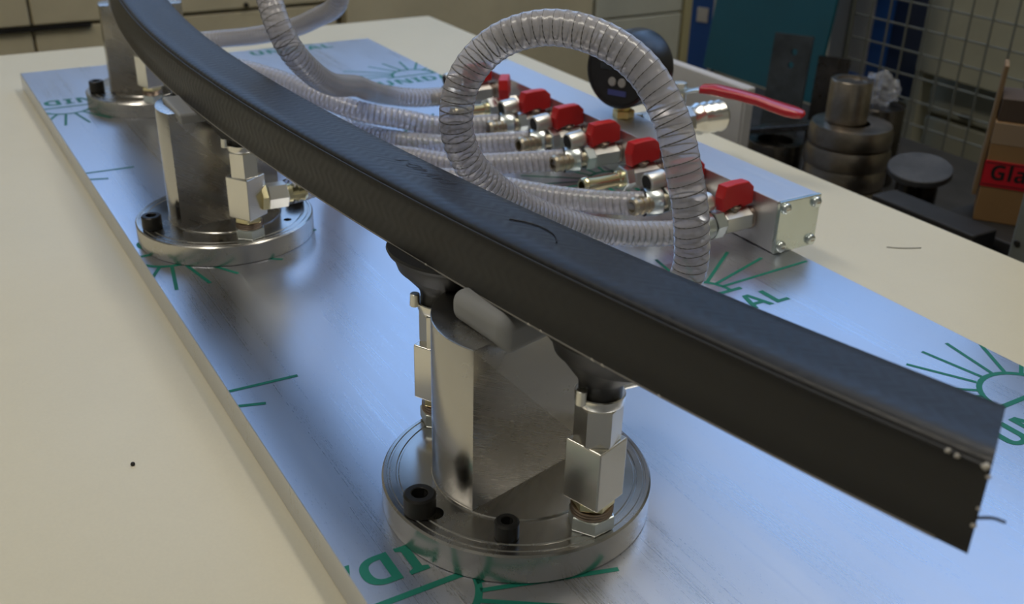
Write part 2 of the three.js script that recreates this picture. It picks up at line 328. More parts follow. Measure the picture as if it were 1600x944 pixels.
// ------------------------------------------------------------------ the three steel support posts
const H = 13.6;
const csg = new Evaluator(); csg.useGroups = false; csg.attributes = ['position', 'normal'];
function capScrew(r, h, x, z, parent) {
  const head = lathe([[0, H + 0.1], [r - 0.3, H + 0.1], [r, H + 0.5], [r, H + h - 0.8], [r - 0.8, H + h], [r * 0.55, H + h], [r * 0.5, H + h - 0.3]], 40);
  const s = part('cap_screw', tr(head, x, 0, z), M.blackScrew, parent);
  const sock = lathe([[r * 0.5, H + h - 0.35], [r * 0.47, H + h * 0.45], [0, H + h * 0.42]], 6);
  part('hex_socket', tr(sock.index ? sock.toNonIndexed() : sock, x, 0, z), M.hole, s);
  return s;
}
function post(label, c, n, off, top, screws, holes) {
  const t = thing('support_post', label, 'post', [c[0], 0, c[1]], 0, 'steel support posts on the aluminium plate');
  let fl = new Brush(lathe([[0, 0], [56.8, 0], [57.5, 0.6], [57.5, H - 0.9], [56.7, H - 0.1], [55.4, H - 0.1], [55.1, H - 0.45], [54.3, H - 0.45], [54, H - 0.1], [51.6, H - 0.1], [51.2, H - 0.5], [50.5, H - 0.5], [50.1, H], [36.6, H], [0, H]], 128));
  fl.updateMatrixWorld();
  for (const [x, z, r] of holes) { const b = new Brush(new THREE.CylinderGeometry(r, r, 14, 32)); b.position.set(x, H, z); b.updateMatrixWorld(); fl = csg.evaluate(fl, b, SUBTRACTION); }
  part('flange', toCreasedNormals(fl.geometry, 0.5), M.steel, t);
  part('boss', lathe([[0, H], [36.6, H], [36.6, H + 0.5], [36.2, H + 0.9], [0, H + 0.9]], 96), M.steel, t);
  // round bar milled flat on the side towards n
  const a0 = Math.atan2(n[1], n[0]), half = Math.acos(off / 36), sh = new THREE.Shape(), N = 72;
  for (let i = 0; i <= N; i++) { const a = a0 + half + (2 * Math.PI - 2 * half) * i / N; sh[i ? 'lineTo' : 'moveTo'](35.6 * Math.cos(a), 35.6 * Math.sin(a)); }
  const g = new THREE.ExtrudeGeometry(sh, { depth: top - H - 0.9 - 0.5, bevelEnabled: true, bevelSize: 0.4, bevelThickness: 0.4, bevelSegments: 2 });
  tr(g, 0, top - 0.4, 0, Math.PI / 2);
  // split off the milled face so that it keeps its own finish
  const gn = toCreasedNormals(g, 0.4), P = gn.attributes.position, NN = gn.attributes.normal, A = [], B = [];
  for (let i = 0; i < P.count; i += 3) { const f = NN.getX(i) * n[0] + NN.getZ(i) * n[1] > 0.98; (f ? B : A).push(i); }
  const take = (list) => { const q = new THREE.BufferGeometry(), pp = [], nn = []; for (const i of list) for (let k = 0; k < 3; k++) { pp.push(P.getX(i + k), P.getY(i + k), P.getZ(i + k)); nn.push(NN.getX(i + k), NN.getY(i + k), NN.getZ(i + k)); } q.setAttribute('position', new THREE.Float32BufferAttribute(pp, 3)); q.setAttribute('normal', new THREE.Float32BufferAttribute(nn, 3)); return q; };
  part('column', take(A), M.steel, t);
  if (B.length) part('milled_face', take(B), M.steelFlat, t);
  for (const [x, z, r, h] of screws) capScrew(r, h, x, z, t);
  return numberParts(t);
}
const C1 = [83.7, 836.5], C2 = [61.2, 495.6], C3 = [94, 158.2];
post('nearest steel support post on the plate, with round flange and two black screws in front', C1, [0.218, 0.976], 10.2, 88.3, [[-49.2, 6.5, 6.6, 9], [-26.8, 37.2, 4.9, 8], [22, -46, 6.6, 9]], [[-45.2, 10.6, 4.2]]);
post('middle steel support post, between the nearest post and the farthest post', C2, [0.03, 1], 14, 89.5, [[-48.6, 3.2, 6.3, 8.5], [48.4, -0.5, 6.3, 8.5]], [[32.4, 30.4, 2.6], [-16.5, 45, 1.6]]);
post('farthest steel support post, at the far left end of the plate', C3, [-0.2, 0.98], 12, 91, [[-47, -5, 6.5, 10], [30, 40, 6.3, 8]], [[0, 48, 2.6]]);

// putty pads squeezed between post tops and beam
function puttyPad(label, c, top, beamLow, front, left, ang, seedv) {
  const t = thing('putty_pad', label, 'putty pad', [c[0], 0, c[1]], ang, 'grey putty pads under the beam');
  const h = beamLow - top + 1.2, W = 50, D = front + 13, g0 = new RoundedBoxGeometry(W, h, D, 8, Math.min(5.4, h / 2 - 0.1)), g = mergeVertices((g0.deleteAttribute('uv'), g0.deleteAttribute('normal'), g0), 1e-3), p = g.attributes.position;
  for (let i = 0; i < p.count; i++) {
    let x = p.getX(i), y = p.getY(i), z = p.getZ(i);
    const lump = Math.sin(x * 0.16 + seedv) * Math.cos(z * 0.19 + seedv * 2) + 0.5 * Math.sin(x * 0.4 + z * 0.3);
    const over = Math.max(0, z - D / 2 + 11);      // the lip that hangs over the post's flat
    x += lump * 0.8; z += Math.sin(x * 0.14 + seedv) * 1.6;
    y -= over * (y < 0 ? 0.75 : 0.3) * (0.8 + 0.3 * Math.cos((x + 6) * 0.12));
    p.setXYZ(i, x + left + W / 2, y + top - 0.3 + h / 2, z + front - D / 2);
  }
  g.computeVertexNormals();
  part('pad', g, M.putty, t);
}
puttyPad('dark grey putty pad squeezed between the nearest post top and the beam', C1, 88.3, beamAt(836, 0, -24.9)[1], 19, -25, 0.2, 1.2);
puttyPad('dark grey putty pad squeezed between the middle post top and the beam', C2, 89.5, beamAt(495, 0, -24.9)[1], 25, -28, 0.0, 2.1);
puttyPad('dark grey putty pad squeezed between the farthest post top and the beam', C3, 91, beamAt(158, 0, -24.9)[1] , 20, -27, -0.2, 3.3);

// ------------------------------------------------------------------ suction cups on their screw fittings
const FIT = [];
function suction(label, x, z, turn, port, portY, opt = {}) {
  const t = thing('suction_fitting', label, 'suction cup', [x, 0, z], 0, 'suction cup fittings beside the steel posts');
  const s0 = opt.squareTurn ?? 0.25;
  part('lock_nut', prism(6, 16.5, 6.4, H, 0.7, opt.nutTurn ?? 0.2), M.zinc, t);
  part('spring_washer', [0, 1, 2].map((k) => tr(lathe([[6, -0.55], [8.2, -0.55], [8.6, 0], [8.2, 0.55], [6, 0.55]], 40), 0, 20.7 + k * 1.35, 0, 0.02 * k, 0, 0.05)), M.copper, t);
  part('hex_collar', prism(6, 15, 3.4, 24, 0.4, 0.9 + s0), M.yellowZinc, t);
  part('square_body', tr(new RoundedBoxGeometry(17, 27, 17, 3, 0.7), 0, 27.2 + 13.5, 0, 0, s0), M.nickel, t);
  part('hex_neck', prism(6, 15.6, 17.5, 53.6, 1.2, opt.hexTurn ?? 0.1), M.nickel, t);
  part('clamp_ring', lathe([[8.2, 71.2], [9.3, 71.2], [9.6, 71.7], [9.6, 74.9], [9.3, 75.3], [8.2, 75.3]], 56), M.nickel, t);
  const ca = opt.clampTurn ?? 0;
  const bolt = (g) => tr(g, 0, 0, 0, 0, ca);
  part('clamp_screw', [bolt(along(lathe([[0, 0], [3.1, 0], [3.3, 0.3], [3.3, 9], [2.9, 9.4], [1.9, 9.4], [1.8, 7.5], [0, 7.4]], 24), [12, 72.5, -4], [1, -0.05, 0.15])), bolt(along(cyl(2.1, 6, 0, 0.3, 20), [-11.3, 74.2, 2], [0.05, 1, 0])), bolt(box(5, 4, 3, 10.5, 73.2, -3, 0.6))], M.nickelSoft, t);
  // black rubber cup: round neck flaring into a long oval pad along the beam
  const low = beamAt(z, 0, -25)[1], slope = (beamAt(z + 20, 0, 0)[1] - beamAt(z - 20, 0, 0)[1]) / 40;
  const rows = [[71, 8.1, 8.1], [77, 8.3, 8.3], [80, 8.6, 8.4], [82, 9.5, 9], [low - 11, 20, 13], [low - 10, 21.8, 14], [low - 3.2, 23.4, 15.6], [low - 2.7, 26, 17], [low - 1.2, 27, 17.6], [low - 0.1, 26.6, 17.2], [low - 0.1, 0.01, 0.01]], N = 48, pos = [], idx = [];
  for (const [y, a, b] of rows) for (let j = 0; j < N; j++) {
    const th = j / N * 2 * Math.PI, e = Math.min(1, Math.max(0, (y - 80) / 14)), ly = y;
    const lx = b * Math.cos(th), lz = a * Math.sin(th), cx = Math.cos(turn), sx = Math.sin(turn);
    const X = lx * cx + lz * sx + (opt.shift ?? -3) * e, Z = -lx * sx + lz * cx + (opt.ahead ?? 0) * e;
    pos.push(X, ly + slope * Z * e, Z);
  }
  for (let i = 0; i + 1 < rows.length; i++) for (let j = 0; j < N; j++) { const a = i * N + j, b = i * N + (j + 1) % N, c = a + N, d = b + N; idx.push(a, c, b, b, c, d); }
  const g = new THREE.BufferGeometry(); g.setAttribute('position', new THREE.Float32BufferAttribute(pos, 3)); g.setIndex(idx); g.computeVertexNormals();
  part('rubber_cup', toCreasedNormals(g, 0.7), M.rubber, t);
  if (port) {
    const d = V(Math.sin(port), 0, Math.cos(port)), st = [d.x * 8, portY, d.z * 8], dir = [d.x, opt.dip ?? 0, d.z];
    part('port_ring', along(prism(6, 15.5, 4, 0, 0.5, 0.3), st, dir), M.yellowZinc, t);
    part('port_hex', along(prism(6, 14.5, 13, 4.2, 0.8, 0.1), st, dir), M.nickelSoft, t);
    part('port_barb', along(lathe([[0, 17], [6.2, 17], [6.4, 20], [5.2, 20.3], [6.4, 24], [5.2, 24.3], [6.2, 28], [5, 30], [3.6, 30], [3.6, 24], [0, 24]], 32), st, dir), M.yellowZinc, t);
    FIT.push({ p: [x + d.x * 8 + d.x * 19, portY + (opt.dip ?? 0) * 19, z + d.z * 27], d: dir });
  }
  return numberParts(t);
}
const E = Math.PI / 2;
suction('suction cup fitting in front of the nearest post, on shiny square body', 90.6, 882.6, 0.2, null, 0, { squareTurn: 0.3, hexTurn: 0.05, nutTurn: 0.45, clampTurn: 0.1, ahead: 5 });
suction('suction cup fitting hidden behind the nearest post, its oval cup showing left', 72.5, 787.5, 0.14, E, 40, { squareTurn: 0.5, clampTurn: -0.3, shift: -2 });
suction('suction cup fitting in front of the middle post, with brass ringed side port', 64, 540, 0.0, E - 0.05, 38, { squareTurn: 0.55, hexTurn: 0.3 });
suction('suction cup fitting behind the middle post, hidden by it', 63, 445.5, -0.05, E, 38);
suction('suction cup fitting in front of the farthest post, under the beam', 84.5, 206, -0.2, E, 38, { squareTurn: 0.3 });
suction('suction cup fitting behind the farthest post, under the beam', 106, 108, -0.25, E, 40);

// ------------------------------------------------------------------ manifold with eight ball valves
{
  const t = thing('manifold', 'square aluminium manifold bar on the right edge of the plate', 'manifold', [0, 0, 0]);
  part('bar', boxTo(366, 402, 0.4, 36.6, 292, 696.5, 0.8), M.alu, t);
  for (const [z0, z1, n] of [[696.6, 699.6, 1], [289, 292, -1]]) {
    part('end_plate', boxTo(365.6, 402.4, 0.2, 36.9, z0, z1, 0.7), M.zincPlate, t);
    for (const [x, y] of [[370.5, 5], [397.5, 5], [370.5, 32], [397.5, 32]]) {
      const s = part('end_screw', along(lathe([[0, 0], [3.7, 0], [3.9, 0.5], [3.7, 1.7], [2.8, 2.7], [1.6, 3.05], [0, 3.1]], 28), [x, y, n > 0 ? z1 : z0], [0, 0, n]), M.zinc, t);
      part('screw_slot', along(new THREE.BoxGeometry(3.2, 0.3, 0.8), [x, y, (n > 0 ? z1 : z0) + n * 3.0], [0, 0, n]), M.copper, s);
    }
  }
  numberParts(t);
}
const valveZ = [322, 372, 422, 472, 522, 572, 622, 672], bare = [1, 5];
const ordinal = ['farthest red handled valve on the manifold, feeding the hose that rises out of view', 'second farthest valve, bare brass nozzle, red handle turned', 'third valve from the far end of the manifold, just nearer than the farthest bare nozzle', 'fourth valve from the far end of the manifold, with hose clamped on', 'fifth valve from the far end, directly beyond the near bare nozzle', 'valve with a bare brass nozzle and no hose, nearest such one', 'second nearest valve, mostly hidden behind the big looping hose', 'nearest red handled valve, beside the screwed end plate'];
valveZ.forEach((z, i) => {
  const t = thing('ball_valve', ordinal[i], 'valve', [0, 0, z], 0, 'ball valves along the manifold');
  const Y = 17.5, X = (g, x) => along(g, [x, Y, 0], [-1, 0, 0]);
  part('collar', X(cyl(8.2, 3, 0, 0.5), 366), M.copper, t);
  part('valve_body', [X(prism(6, 15.5, 23, 0, 1.1, 0.52 + 0.12 * Math.sin(i * 2.3)), 363)], M.nickelSoft, t);
  part('stem', [tr(cyl(3.4, 6, 0, 0.4, 20), 351, Y + 6.5, 0), tr(cyl(5, 1.6, 0, 0.4, 20), 351, Y + 9.2, 0)], M.copper, t);
  const hg = extrude([[-11.5, 0], [-13, 8], [-11, 15], [-2, 15.6], [8, 15.4], [12.5, 11.5], [12.5, 1.5], [6, 0.5], [3, 2.2], [-3, 2.2]], 6.4, 1.1, 3); hg.translate(0, 0, -3.2);
  const turn = i === 1 ? 0.95 : 0.02 + 0.06 * Math.sin(i * 3.1);
  part('handle', tr(hg, 351, Y + 10.4, 0, -0.06, turn), M.red, t);
  part('hex_nut', X(prism(6, 16.5, 8, 0, 0.9, 0.2 + i * 0.4), 340), M.zinc, t);
  const barb = lathe([[0, 0], [6.2, 0], [6.2, 3], [5.2, 4], [5.2, 8], [5.5, 24], [5.9, 30], [5.9, 33], [5.1, 34.4], [3.7, 34.4], [3.7, 20], [0, 20]], 40);
  const ribbed = lathe([[0, 0], [6, 0], [6.1, 6], [6.7, 10], [5.9, 10.3], [6.7, 15], [5.9, 15.3], [6.7, 20], [5.9, 20.3], [6.6, 25], [5.6, 27], [3.8, 27], [3.8, 15], [0, 15]], 36);
  part('hose_barb', X(bare.includes(i) ? barb : ribbed, 332), bare.includes(i) ? M.yellowZinc : M.barbDull, t);
  numberParts(t);
});
// digital vacuum gauge
{
  const t = thing('vacuum_gauge', 'round black digital vacuum gauge standing on the manifold', 'gauge', [388, 36.6, 497]);
  part('brass_base', [prism(6, 15, 6.5, 0, 0.7, 0.2), cyl(5.5, 9, 0, 0.4)], M.brass, t);
  const d = [-0.94, 0.05, 0.34], c = [4, 39, -1], at = (k) => [c[0] + d[0] * k, c[1] + d[1] * k, c[2] + d[2] * k];
  part('case', along(lathe([[0, -20], [26, -20], [29, -18], [30, -15], [30, 15.5], [29.4, 17], [27.6, 17.4], [26.8, 16.2], [0, 16.2]], 72), c, d), M.black, t);
  part('face', along(lathe([[0, 16.3], [26.6, 16.3], [26.6, 16.6], [0, 16.7]], 64), c, d), M.blackMatte, t);
  const q = new THREE.Quaternion().setFromUnitVectors(V(0, 0, 1), V(...d).normalize());
  const onFace = (g, x, y) => g.applyMatrix4(new THREE.Matrix4().compose(V(...at(16.8)), q, V(1, 1, 1)).multiply(new THREE.Matrix4().makeTranslation(x, y, 0)));
  part('display', onFace(box(34, 13, 0.8, 0, 0, 0, 0.3), 0, 6), M.screen, t);
  for (const x of [-4.5, 4.5]) part('button', onFace(tr(cyl(3.6, 1.5, 0, 0.5, 28), 0, 0, 0, Math.PI / 2), x, -9), M.button, t);
  part('blue_strip', onFace(box(17, 4.4, 0.6, 0, 0, 0, 0.2), 0, -17.5), M.blueLabel, t);
  numberParts(t);
}
// large lever valve on the manifold's back
{
  const t = thing('lever_valve', 'large brass ball valve with long red lever behind the manifold', 'valve', [402, 25, 499]);
  const X = (g, x) => along(g, [x, 0, 0], [1, 0, 0]);
  part('body', [X(prism(8, 25, 14, 0, 1.2, 0.2), 0), X(lathe([[0, 12], [13, 12], [16, 18], [17, 26], [16, 34], [13, 40], [0, 40]], 48), 0), X(prism(8, 25, 14, 38, 1.2, 0.2), 0)], M.nickelSoft, t);
  part('hose_tail', X(lathe([[0, 52], [11, 52], [11.5, 58], [13.6, 63], [12, 64.5], [13.6, 71], [12, 72.5], [13.6, 79], [12, 80.5], [13.4, 86.5], [12, 89], [8, 89], [8, 70], [0, 70]], 48), 0), M.nickel, t, { label: 'ribbed shiny hose tail' });
  part('stem', [tr(cyl(6, 13, 14, 0.5), 43, 0, -3), tr(prism(6, 10, 6, 27, 0.7), 43, 0, -3)], M.nickelSoft, t);
  // lever: steel strap from the stem, red sleeve to its rounded end
  const a = V(43, 28.5, -3), dir = V(48, -2.5, 90).normalize(), side = V(0, 1, 0).cross(dir).normalize();
  const lv = (s, h) => { const p = a.clone().addScaledVector(dir, s); p.y += h; return p; };
  const ribbon = (list) => { const pos = [], idx = [], N = 20; list.forEach(([s, h, w, th]) => { const c = lv(s, h); for (let j = 0; j < N; j++) { const th0 = j / N * 2 * Math.PI, e = 0.6, cs = Math.sign(Math.cos(th0)) * Math.abs(Math.cos(th0)) ** e, sn = Math.sign(Math.sin(th0)) * Math.abs(Math.sin(th0)) ** e; const q = c.clone().addScaledVector(side, cs * w); q.y += sn * th; pos.push(q.x, q.y, q.z); } }); for (let i = 0; i + 1 < list.length; i++) for (let j = 0; j < N; j++) { const A = i * N + j, B = i * N + (j + 1) % N; idx.push(A, B, A + N, B, B + N, A + N); } const last = (list.length - 1) * N; for (let j = 1; j + 1 < N; j++) idx.push(0, j + 1, j, last, last + j, last + j + 1); const g = new THREE.BufferGeometry(); g.setAttribute('position', new THREE.Float32BufferAttribute(pos, 3)); g.setIndex(idx); g.computeVertexNormals(); return toCreasedNormals(g, 0.8); };
  part('lever', ribbon([[-9, -1.5, 6, 1.2], [-8, -1.5, 8, 1.4], [8, -1.5, 8, 1.4], [14, 1, 7, 1.5], [22, 3, 6.5, 1.5], [40, 3, 6.5, 1.5]]), M.zinc, t);
  part('red_grip', ribbon([[19, 3, 4.5, 1.5], [19.6, 3, 7.6, 3.4], [30, 4, 8, 3.9], [50, 3.5, 7.4, 3.8], [68, 2, 6.8, 3.7], [80, 0, 7.8, 3.8], [92, -1.5, 8.6, 3.8], [99, -2, 8, 3.5], [104, -2.2, 5.6, 2.6], [105.6, -2.2, 2.2, 1]]), M.redGloss, t, { label: 'red dipped plastic grip' });
  numberParts(t);
}

// ------------------------------------------------------------------ clear hoses with a steel wire helix
const OD = 8.3;
function hose(label, pts, opt = {}) {
  const t = thing('clear_hose', label, 'hose', [0, 0, 0], 0, 'clear wire reinforced hoses');
  const c = curveOf(pts), L = c.getLength(), pitch = 4.7, nS = Math.ceil(L / pitch * 6), nR = 22;
  const P = [], T = [], N = [], B = [];
  for (let i = 0; i <= nS; i++) { P.push(c.getPointAt(i / nS)); T.push(c.getTangentAt(i / nS).normalize()); }
  N[0] = Math.abs(T[0].y) < 0.9 ? V(0, 1, 0).cross(T[0]).normalize() : V(1, 0, 0).cross(T[0]).normalize();
  for (let i = 0; i <= nS; i++) { if (i) N[i] = N[i - 1].clone().addScaledVector(T[i], -N[i - 1].dot(T[i])).normalize(); B[i] = T[i].clone().cross(N[i]); }
  const pos = [], idx = [], nor = [];
  for (let i = 0; i <= nS; i++) for (let j = 0; j <= nR; j++) {
    const a = j / nR * 2 * Math.PI, s = i / nS * L, ph = 2 * Math.PI * s / pitch - a, r = OD + 0.1 * Math.cos(ph), n = N[i].clone().multiplyScalar(Math.cos(a)).addScaledVector(B[i], Math.sin(a)), p = P[i].clone().addScaledVector(n, r);
    pos.push(p.x, p.y, p.z); n.addScaledVector(T[i], 0.1 * 2 * Math.PI / pitch * Math.sin(ph)).normalize(); nor.push(n.x, n.y, n.z);
  }
  for (let i = 0; i < nS; i++) for (let j = 0; j < nR; j++) { const a = i * (nR + 1) + j, d = a + nR + 1; idx.push(a, a + 1, d, a + 1, d + 1, d); }
  const g = new THREE.BufferGeometry(); g.setAttribute('position', new THREE.Float32BufferAttribute(pos, 3)); g.setAttribute('normal', new THREE.Float32BufferAttribute(nor, 3)); g.setIndex(idx);
  part('hose_wall', g, M.hose, t, { raw: true });
  // the helix, one wire
  const per = 20, turns = L / pitch, nW = Math.ceil(turns * per), wr = 0.42, hr = OD - 0.2, k = 5, wp = [], wn = [], wi = [];
  for (let i = 0; i <= nW; i++) {
    const f = i / nW, q = f * nS, a0 = Math.min(nS - 1, Math.floor(q)), b = q - a0, p = P[a0].clone().lerp(P[a0 + 1], b), n0 = N[a0].clone().lerp(N[a0 + 1], b).normalize(), b0 = B[a0].clone().lerp(B[a0 + 1], b).normalize(), a = 2 * Math.PI * f * turns;
    const out = n0.clone().multiplyScalar(Math.cos(a)).addScaledVector(b0, Math.sin(a)), tan = T[a0];
    for (let j = 0; j < k; j++) { const w = j / k * 2 * Math.PI, d = out.clone().multiplyScalar(Math.cos(w)).addScaledVector(tan, Math.sin(w)), v = p.clone().addScaledVector(out, hr).addScaledVector(d, wr); wp.push(v.x, v.y, v.z); wn.push(d.x, d.y, d.z); }
  }
  for (let i = 0; i < nW; i++) for (let j = 0; j < k; j++) { const a = i * k + j, b = i * k + (j + 1) % k; wi.push(a, a + k, b, b, a + k, b + k); }
  const wg = new THREE.BufferGeometry(); wg.setAttribute('position', new THREE.Float32BufferAttribute(wp, 3)); wg.setAttribute('normal', new THREE.Float32BufferAttribute(wn, 3)); wg.setIndex(wi);
  part('wire_helix', wg, M.hoseWire, t, { raw: true, label: 'steel wire helix' });
  // band clamp at the valve end
  if (!opt.noClamp) {
    const p0 = pts[0], d0 = T[0].toArray();
    const cl = part('hose_clamp', [along(lathe([[8.6, 1], [9.6, 1], [9.9, 1.5], [9.9, 12], [9.6, 12.5], [8.6, 12.5]], 40), p0, d0)], M.zinc, t);
    part('clamp_rim', along(lathe([[8.6, 12.6], [9.8, 12.6], [10, 13.2], [9.8, 13.8], [8.6, 13.8]], 40), p0, d0), M.blackScrew, cl);
    const hc = [p0[0] + d0[0] * 10, p0[1] + 12.5, p0[2] - 7];
    part('clamp_housing', along(lathe([[0, 0], [6.4, 0], [7, 0.7], [7, 13], [6, 14.5], [0, 14.5]], 32), hc, [1, 0.12, 0.05]), M.nickelSoft, cl);
    part('housing_bore', along(cyl(5.4, 0.5, -0.3, 0.1, 28), hc, [1, 0.12, 0.05]), M.hole, cl);
  }
  return numberParts(t);
}
const vx = 331, vy = 17.5;
hose('clear hose rising from the farthest valve and arching out of view', [[vx, vy, 322], [315, 18, 321], [285, 21.5, 325], [255, 30, 334.6], [222, 46.5, 369], [206, 56, 386], [161, 77, 444], [129, 101, 489], [111.7, 119, 507], [104.6, 132, 509], [103, 150, 497], [110, 172, 470], [135, 190, 425], [175, 180, 375], [207, 148, 340], [221, 110, 317], [217.6, 85, 264], [210, 71, 228], [191, 55, 174], [173, 45, 130], [150, 41, 112], [133, 40, 108]]);
hose('clear hose running from the third valve along the beam to the farthest post', [[vx, vy, 422], [316, 18, 415], [270, 19, 402], [242, 25.8, 392], [212, 31, 371], [192, 37.5, 342], [172, 44, 300], [148.5, 47, 256], [130, 42, 215], [111, 38, 206]]);
hose('clear hose from the fourth valve bending behind the beam', [[vx, vy, 472], [316, 16.5, 462], [263, 9.5, 421], [229, 8.7, 382], [207, 9.6, 341], [180, 14, 318], [150, 24, 330], [125, 33, 390], [108, 38, 440], [90, 38, 445.5]]);
hose('clear hose from the fifth valve lying low towards the middle post', [[vx, vy, 522], [316, 16.5, 514], [268, 12, 485], [245, 10, 466], [225, 10, 439], [195, 12, 420], [160, 22, 440], [130, 32, 500], [108, 37, 532], [91, 38, 539]]);
hose('clear hose from the second nearest valve lying on the plate, second lowest', [[vx, vy, 622], [312, 16.5, 614], [286, 13, 583], [267, 11, 552], [256, 9.5, 528], [235, 9, 498], [205, 9, 490], [182, 9, 520], [175, 9, 570]]);
hose('big clear hose loop standing up above the beam from the nearest valve', [[vx, vy, 672], [315, 17.2, 672], [298, 18, 671], [252, 27, 668], [210.5, 45, 677], [175.5, 65, 690], [145, 88, 704], [126, 109, 712], [119, 130, 715.5], [122.3, 151, 719], [133, 168, 729], [148, 177, 746], [162.7, 175.6, 766], [174.5, 165, 785], [181, 146, 800], [184, 122, 810], [187, 99, 815], [189, 72, 814], [176, 50, 810], [150, 42, 801], [120, 40, 794], [99.5, 40, 787.5]]);

// ------------------------------------------------------------------ small marks on the table
tag(part('stray_hair', wireTube([[478, -17.1, 700.6], [484, -17.1, 705.5], [492, -17.1, 710.2], [499.5, -17.1, 713.4]], 0.3, 20, 5), M.hair), 'thin dark hair lying on the cream table right of the manifold', 'hair');
{ const ic = new THREE.IcosahedronGeometry(1.1, 1); tag(part('crumb', tr(ic, -52, -16.7, 710.7), M.hair), 'tiny dark crumb on the cream table left of the plate', 'crumb'); }

// ------------------------------------------------------------------ background: cabinets along the back
function cabinet(name, label, x0, x1, y1, mat, seams, gapY, knobs) {
  const t = thing(name, label, 'cabinet', [0, 0, 0]);
  const zf = -800;
  part('carcass', boxTo(x0, x1, RY0, y1, RZ0 + 10, zf - 20, 3), mat, t);
  const xs = [x0, ...seams, x1];
  for (let i = 0; i + 1 < xs.length; i++) {
    part('door', boxTo(xs[i] + 2, xs[i + 1] - 2, gapY + 3, y1 - 3, zf - 20, zf, 3), mat, t);
    part('lower_panel', boxTo(xs[i] + 2, xs[i + 1] - 2, RY0 + 60, gapY - 3, zf - 20, zf - 4, 3), mat, t);
  }
  for (const [x, y] of knobs) part('knob', along(cyl(4.5, 6, 0, 1, 20), [x, y, zf], [0, 0, 1]), M.blackScrew, t);
  return numberParts(t);
}
{
  const c = cabinet('tan_cabinet', 'tan cabinet with a dark gap under its doors, far left', -700, 665, 120, M.tan, [110], -119, [[482, -109]]);
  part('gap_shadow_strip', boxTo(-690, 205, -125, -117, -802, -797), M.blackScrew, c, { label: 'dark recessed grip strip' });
}
cabinet('tan_cabinet', 'wide plain tan cabinet behind the far right table corner', 680, 1278, 140, M.tan, [], -420, []);
{
  const t = thing('grey_locker', 'pale grey locker behind the black gauge', 'locker', [0, 0, 0]);
  part('carcass', boxTo(1284, 1538, RY0, 160, RZ0 + 10, -815, 3), M.locker, t);
  part('door', boxTo(1286, 1536, -205, 156, -815, -800, 3), M.locker, t);
  part('door', boxTo(1286, 1536, RY0 + 40, -209, -815, -800, 3), M.locker, t);
  numberParts(t);
}
tag(part('door_post', boxTo(1545, 1615, RY0, 480, -860, -800, 3), M.olive), 'olive beige upright post between the locker and the blue board', 'post');
{
  const t = thing('blue_white_panel', 'narrow blue panel with white patches left of the teal board', 'panel', [1180, -400, -315], -1.15);
  part('panel_body', boxTo(-24, 26, -400, 520, -6, 6, 1), M.blue, t);
  part('white_patch', boxTo(-13, 19, 372, 520, 6, 8, 0.5), M.whiteSheet, t);
  part('white_patch', boxTo(-12, 10, 292, 318, 6, 8, 0.5), M.whiteSheet, t);
  part('white_edge', boxTo(19, 26, -400, 520, -8, 8, 0.5), M.whiteSheet, t);
  numberParts(t);
}
// grey housing just past the table's edge
{
  const t = thing('grey_board', 'pale grey upright board just beyond the table behind the lever valve', 'board', [600, 0, 0]);
  part('board_body', boxTo(0, 12, RY0, 14.5, 150, 414, 2), M.greyPlastic, t);
  part('side_rail', boxTo(-2, 0, RY0, 14, 404, 412, 0.5), M.greyPlastic, t);
  numberParts(t);
}
// ------------------------------------------------------------------ background right: bench with steel parts, boards, wire mesh
const BT = -150;
{
  const t = thing('dark_bench', 'low dark bench carrying the steel parts beyond the table', 'bench', [0, 0, 0]);
  part('bench_top', boxTo(700, 1070, BT - 40, BT, -60, 650, 3), M.bench, t);
  part('bench_base', boxTo(715, 1055, RY0, BT - 40, -40, 635, 3), M.bench, t);
}
// teal board leaning against the mesh side
{
  const t = thing('teal_board', 'large teal blue board leaning behind the steel parts', 'board', [1075, BT, 0], 0);
  const b = box(6, 620, 252, 0, 310, 0, 1);
  b.applyMatrix4(new THREE.Matrix4().makeRotationZ(-0.12)); b.translate(0, 0, -58);
  part('board_sheet', b, M.teal, t);
}
{
  const t = thing('framed_sign', 'blue framed board with a pale sheet behind the wire mesh', 'sign', [1210, 0, 0]);
  part('back_frame', [boxTo(-5, 5, -155, 420, 44, 80, 1.5), boxTo(-5, 5, -155, -128, -40, 44, 1.5), boxTo(-5, 5, 380, 420, -40, 44, 1.5)], M.blue, t);
  part('sheet', boxTo(0, 4, -128, 380, -40, 44, 0.5), M.whiteSheet, t);
  part('dark_edge', boxTo(-4, 40, -155, 420, 81, 104, 1), M.blueDark, t);
  part('foot', [boxTo(-8, 20, RY0, -155, -38, -20), boxTo(-8, 20, RY0, -155, 60, 78)], M.blueDark, t);
}
